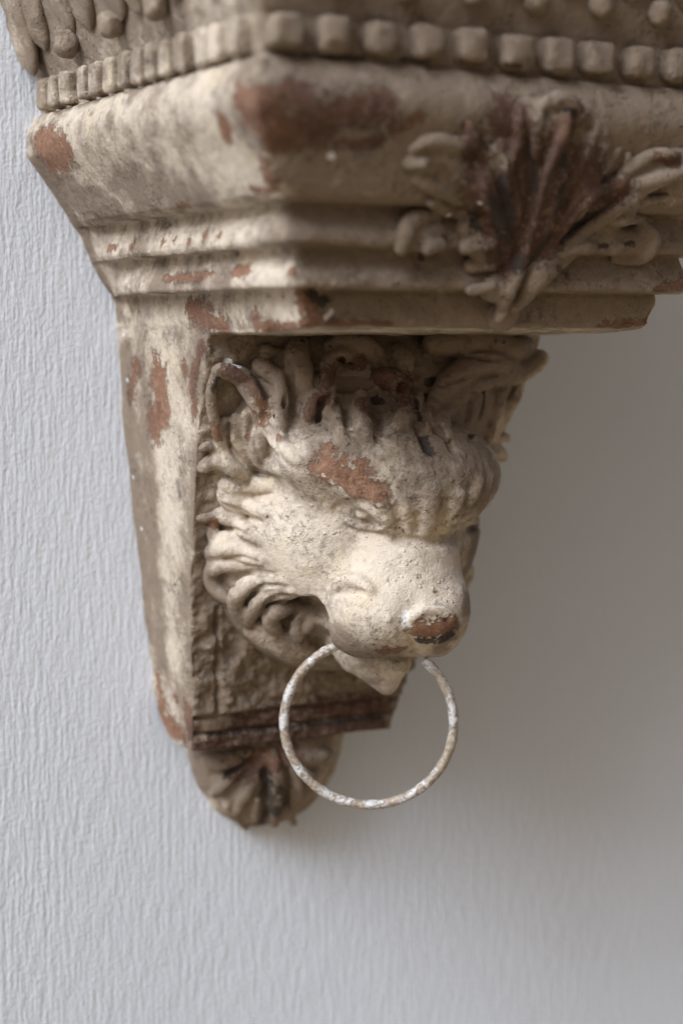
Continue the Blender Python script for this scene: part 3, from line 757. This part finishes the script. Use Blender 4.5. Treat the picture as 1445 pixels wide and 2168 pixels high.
# ------------------------------------------------------------------ wear and painted shade: where paint flaked, dirt settled, black marks and pitting sit
allV = np.concatenate([p[1] for p in PARTS]); off = np.cumsum([0] + [len(p[1]) for p in PARTS])
allQ = np.concatenate([p[2] + o for p, o in zip(PARTS, off)])
bvh = BVHTree.FromPolygons(allV.tolist(), allQ.tolist())
def pick(x, y):
    d = Vector(cray(x, y)).normalized()
    loc, nor, i, dist = bvh.ray_cast(Vector(CC), d, 3.0)
    if loc is None: loc, nor, i, dist = bvh.find_nearest(Vector(CC) + d * 1.12)
    return np.array(loc), (np.array(loc) - CC) @ CF
wear_shade = np.zeros((len(allV), 6), np.float32)
ctr = allV
def stain_shade(ch, pts, r, s=1.0):
    W = [pick(*p) for p in pts]
    R = r * np.mean([w_[1] for w_ in W]) / FPX
    P = np.array([w_[0] for w_ in W])
    if len(P) == 1: P = np.repeat(P, 2, 0)
    lo, hi = P.min(0) - 2 * R, P.max(0) + 2 * R
    m = np.nonzero(np.all((ctr > lo) & (ctr < hi), axis=1))[0]
    X = ctr[m]; best = np.full(len(m), 9.0)
    for a, b_ in zip(P[:-1], P[1:]):
        v = b_ - a; t = np.clip((X - a) @ v / (v @ v + 1e-12), 0, 1)
        best = np.minimum(best, np.linalg.norm(X - a - t[:, None] * v, axis=1))
    f = np.clip(1 - best / (2 * R), 0, 1) * s
    wear_shade[m, ch] = np.maximum(wear_shade[m, ch], f)
FL, GRIME_SHADE, BLACK_SHADE, PI_ = 0, 1, 2, 3
for pts, r in [
        ([(505, 205), (560, 215), (625, 205)], 30), ([(530, 245), (600, 270), (700, 250), (800, 225)], 34), ([(590, 300), (690, 285)], 24), ([(560, 345), (578, 395)], 15), ([(475, 265), (480, 280)], 18), ([(535, 402), (575, 402)], 9),
        ([(840, 270), (885, 250)], 18), ([(720, 300), (800, 300)], 12), ([(85, 300), (140, 310), (110, 350)], 24),
        ([(230, 525), (245, 525)], 7), ([(280, 520)], 8), ([(345, 512)], 8), ([(370, 508)], 9), ([(400, 510)], 8), ([(432, 502)], 10), ([(465, 498)], 9), ([(380, 437), (400, 434)], 8), ([(205, 457)], 8),
        ([(350, 590), (420, 588), (450, 578)], 9), ([(500, 577), (522, 570)], 12), ([(615, 572)], 10), ([(540, 660), (545, 690)], 13), ([(560, 692), (625, 690)], 8), ([(400, 655), (430, 670), (470, 690)], 22), ([(640, 615), (662, 640), (655, 682)], 22), ([(700, 685), (820, 690)], 9),
        ([(1270, 692), (1365, 680)], 9), ([(1390, 612), (1445, 600)], 9), ([(1180, 570), (1200, 580)], 6),
        ([(335, 780), (342, 850), (325, 900)], 30), ([(290, 780), (275, 840)], 20), ([(390, 770), (392, 790)], 11), ([(428, 735), (408, 800), (412, 870)], 13),
        ([(334, 1430), (346, 1520), (385, 1555)], 17), ([(398, 1500), (402, 1555)], 13), ([(372, 1480)], 8),
        ([(692, 995), (740, 1012), (788, 1040)], 25), ([(695, 950)], 12), ([(765, 980)], 12), ([(470, 785), (500, 785), (535, 812)], 10), ([(535, 812), (555, 850), (558, 885)], 15), ([(690, 850), (690, 800), (720, 765), (760, 770)], 13), ([(800, 795), (850, 820), (860, 850)], 20),
        ([(668, 845), (655, 880)], 10), ([(455, 1108)], 9), ([(890, 1338), (945, 1328)], 20), ([(815, 1378), (845, 1376)], 12), ([(762, 850), (770, 870)], 8), ([(921, 1253)], 5), ([(448, 900), (462, 930)], 6), ([(525, 925)], 5), ([(589, 925)], 6),
        ([(500, 1540), (650, 1505), (810, 1490)], 22), ([(420, 1580), (600, 1560), (800, 1530)], 14), ([(520, 1620), (600, 1600)], 28),
        ([(1070, 250), (1110, 330), (1060, 400)], 40), ([(1110, 330), (1150, 400), (1100, 520)], 55), ([(1200, 290), (1230, 380), (1150, 500)], 46), ([(1020, 400), (1040, 480)], 28), ([(1230, 330), (1270, 420), (1310, 400)], 28), ([(1010, 300), (1030, 420), (1060, 560)], 30), ([(1380, 330), (1430, 340)], 12), ([(995, 270)], 14)]:
    stain_shade(FL, pts, r * 1.25)
for pts, r, s in [  # dirt, plus shade painted on the front faces and under-shelf mane
        ([(300, 750), (320, 1100), (340, 1400)], 36, 0.5), ([(265, 760), (290, 1050), (312, 1330)], 22, 1.1), ([(268, 740), (292, 1050), (316, 1340)], 20, 0.7), ([(540, 760), (800, 780), (1080, 760)], 60, 0.95), ([(880, 960), (1000, 990), (1030, 1040)], 60, 0.55), ([(640, 880), (760, 920)], 40, 0.4), ([(988, 1200), (982, 1290)], 18, 0.5), ([(85, 345), (125, 415), (185, 505), (205, 570), (250, 655)], 16, 0.9), ([(1012, 1110), (1000, 1180)], 30, 1.0), ([(1080, 330), (1150, 420), (1090, 540)], 90, 1.7), ([(1240, 330), (1290, 420)], 40, 1.2), ([(1010, 300), (1030, 420)], 40, 1.2),  # muzzle's right edge and right cheek: shade painted dark
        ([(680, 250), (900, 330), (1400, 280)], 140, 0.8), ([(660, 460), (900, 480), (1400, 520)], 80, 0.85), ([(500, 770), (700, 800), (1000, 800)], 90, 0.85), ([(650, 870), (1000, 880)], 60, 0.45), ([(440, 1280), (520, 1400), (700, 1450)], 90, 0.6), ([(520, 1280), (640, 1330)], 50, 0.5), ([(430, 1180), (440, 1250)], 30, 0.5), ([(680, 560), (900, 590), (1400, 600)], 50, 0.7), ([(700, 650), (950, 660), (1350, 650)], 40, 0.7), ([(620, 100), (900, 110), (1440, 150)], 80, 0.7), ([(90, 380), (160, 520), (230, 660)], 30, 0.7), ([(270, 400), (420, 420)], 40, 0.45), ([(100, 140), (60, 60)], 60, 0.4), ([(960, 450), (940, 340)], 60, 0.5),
        ([(700, 30), (1000, 30), (1440, 60)], 60, 0.8), ([(1080, 420), (1150, 330)], 110, 1.0), ([(1110, 330), (1150, 420), (1100, 540)], 60, 1.1), ([(880, 120), (1440, 160)], 24, 0.8), ([(1040, 420), (1060, 520), (1080, 580)], 40, 0.95), ([(600, 300), (800, 290)], 40, 0.75),
        ([(440, 1300), (460, 1420), (440, 1530)], 50, 0.75), ([(430, 1650), (520, 1680)], 40, 0.5), ([(520, 1420), (640, 1480), (800, 1480)], 60, 0.75), ([(430, 1570), (600, 1560), (800, 1530)], 34, 1.5), ([(470, 1530), (650, 1500), (810, 1480)], 34, 1.1), ([(90, 40), (200, 30), (350, 0)], 60, 0.5), ([(500, 1640), (600, 1700), (740, 1600)], 70, 1.0), ([(500, 1740), (600, 1750)], 30, 0.7),
        ([(425, 740), (410, 850)], 18, 0.75), ([(262, 740), (278, 900), (292, 1050)], 14, 0.6), ([(290, 760), (320, 880)], 30, 0.4), ([(440, 700), (560, 720)], 22, 0.6), ([(350, 600), (480, 590)], 20, 0.5), ([(180, 520), (220, 600)], 22, 0.55), ([(100, 380), (150, 460)], 26, 0.5),
        ([(480, 740), (560, 745)], 26, 0.6), ([(850, 740), (1080, 760)], 40, 0.6), ([(820, 830), (870, 870), (900, 940)], 30, 0.75), ([(960, 870), (1040, 880)], 50, 0.65), ([(420, 950), (425, 1150)], 20, 0.6), ([(700, 780), (760, 800)], 26, 0.6), ([(990, 1000), (1030, 1030)], 40, 0.45), ([(900, 1000), (960, 1020)], 50, 0.35),
        ([(960, 1330), (930, 1370)], 18, 0.6), ([(640, 1320), (560, 1300)], 14, 0.4), ([(60, 40), (140, 110), (100, 150)], 26, 0.5), ([(160, 170), (400, 110)], 20, 0.35), ([(120, 230), (540, 110)], 9, 0.6), ([(240, 390), (420, 410)], 30, 0.3)]:
    stain_shade(GRIME_SHADE, pts, r, s)
for pts, r, s in [([(900, 1180), (830, 1230), (800, 1310)], 80, 0.40), ([(600, 1110), (640, 1180)], 55, 0.3), ([(740, 1390), (790, 1430), (830, 1435)], 45, 0.45), ([(760, 1320), (820, 1365), (880, 1360)], 45, 0.4), ([(930, 1220), (900, 1270)], 50, 0.35), ([(450, 260), (520, 340)], 80, 0.35), ([(480, 470), (580, 450)], 40, 0.35), ([(520, 560), (600, 550)], 40, 0.3), ([(570, 630), (620, 640)], 30, 0.35),
        ([(350, 960), (360, 1150), (370, 1350)], 40, 0.25), ([(480, 1040), (520, 1070)], 36, 0.25), ([(490, 1170), (520, 1230)], 40, 0.25), ([(570, 900), (590, 960)], 40, 0.2)]:
    stain_shade(5, pts, r, s * 2.5)  # thins the dirt, painting light onto muzzle, jaw and cornice corner
wear_shade[:, 1] -= wear_shade[:, 5] * 0.5
for x in (661, 761, 857, 952, 1042, 1130, 1219, 1307, 1391):  # shade painted into the gaps between the beads
    stain_shade(GRIME_SHADE, [(x, 60 + (x - 610) * .085), (x, 85 + (x - 610) * .085)], 14, 1.3)
for pts, r in [  # black marks, plus shade painted into crevices and leaf valleys
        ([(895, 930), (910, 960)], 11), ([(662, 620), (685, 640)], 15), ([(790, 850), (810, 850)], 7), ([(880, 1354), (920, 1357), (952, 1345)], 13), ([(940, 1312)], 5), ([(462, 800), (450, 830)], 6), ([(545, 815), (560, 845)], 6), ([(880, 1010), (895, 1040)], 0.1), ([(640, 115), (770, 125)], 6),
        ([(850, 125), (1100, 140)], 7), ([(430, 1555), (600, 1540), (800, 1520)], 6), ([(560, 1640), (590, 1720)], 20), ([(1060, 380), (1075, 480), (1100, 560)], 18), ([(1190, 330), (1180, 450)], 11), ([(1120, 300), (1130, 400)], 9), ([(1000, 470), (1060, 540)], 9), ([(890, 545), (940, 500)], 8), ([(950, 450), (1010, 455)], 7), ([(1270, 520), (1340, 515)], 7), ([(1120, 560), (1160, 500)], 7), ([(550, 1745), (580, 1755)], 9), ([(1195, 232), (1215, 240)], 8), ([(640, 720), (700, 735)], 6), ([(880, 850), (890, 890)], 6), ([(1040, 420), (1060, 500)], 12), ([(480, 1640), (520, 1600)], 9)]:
    stain_shade(BLACK_SHADE, pts, r)
for pts, r, s in [([(760, 960), (880, 1000), (1000, 1020)], 70, 1.0), ([(840, 1090), (960, 1090)], 40, 0.8), ([(600, 1150), (680, 1130), (740, 1180)], 40, 0.35), ([(900, 1200), (950, 1260)], 40, 0.4), ([(760, 1350), (850, 1370)], 40, 0.4), ([(300, 480), (600, 560)], 60, 0.35), ([(700, 650), (900, 660)], 40, 0.7), ([(430, 1350), (500, 1500)], 60, 0.5)]:
    stain_shade(PI_, pts, r, s)
for pts, r in [([(856, 1297), (860, 1325)], 8), ([(262, 708)], 5), ([(270, 805)], 6), ([(290, 965)], 4), ([(282, 1010)], 4), ([(950, 455)], 9), ([(480, 765), (505, 775)], 7), ([(700, 330)], 9), ([(690, 670), (700, 660)], 6), ([(1015, 430)], 6), ([(300, 1120)], 4)]:  # white chips and specks; those on the leaf are painted highlights
    stain_shade(4, pts, r)
for (ob, Vv, Qq), o in zip(PARTS, off):
    at = ob.data.attributes.new('wear', 'FLOAT_COLOR', 'POINT')
    at.data.foreach_set('color', np.ascontiguousarray(wear_shade[o:o + len(Vv), :4]).ravel())
    at = ob.data.attributes.new('chalk', 'FLOAT', 'POINT')
    at.data.foreach_set('value', np.ascontiguousarray(wear_shade[o:o + len(Vv), 4]))

# ------------------------------------------------------------------ the ring that hangs from the lion's mouth
def ring():
    nrm = np.array([-math.sin(YAW + 0.05), -math.cos(YAW + 0.05), 0.0])      # hangs upright, its face turned out to the left
    ux = np.array([-nrm[1], nrm[0], 0.0]); ux = ux if ux[0] > 0 else -ux
    uz = np.array([0, 0, 1.0])
    m0 = on_x(742, 1356, -0.0335)                                           # where it leaves the corner of the mouth
    d = cray(780, 1530); t = ((m0 - CC) @ nrm) / (d @ nrm); c = CC + d * t
    R = 177 * t / FPX; r = 0.0029
    n, kk = 150, 16
    V = []
    a0, a1 = math.radians(98), math.radians(50)                       # open at the top, behind the upper lip
    for i in range(n):
        a = a0 + (2 * math.pi - (a0 - a1)) * i / (n - 1)
        cc = c + R * (math.cos(a) * ux * 1.015 + math.sin(a) * uz)
        rad = math.cos(a) * ux + math.sin(a) * uz
        wob = 1 + 0.05 * math.sin(i * 0.7) + 0.04 * math.sin(i * 1.9)
        for k in range(kk):
            b_ = 2 * math.pi * k / kk
            V.append(cc + r * wob * (math.cos(b_) * rad + math.sin(b_) * nrm))
    V = np.array(V)
    i = np.arange(n - 1)[:, None]; k = np.arange(kk)[None]
    Q = np.stack([i * kk + k, i * kk + (k + 1) % kk, (i + 1) * kk + (k + 1) % kk, (i + 1) * kk + k], -1).reshape(-1, 4)
    caps = []
    for base in (0, (n - 1) * kk):
        V = np.r_[V, [V[base:base + kk].mean(0)]]; ci = len(V) - 1
        for k2 in range(0, kk, 2): caps.append((ci, base + k2, base + k2 + 1, base + (k2 + 2) % kk))
    Q = np.r_[Q, np.array(caps)]
    return link_mesh('ring', V, Q, IRON, wear_shade=False)
rg = ring()
rg['label'] = 'open iron ring with flaking white paint hanging from the lion mouth'
rg['category'] = 'ring'
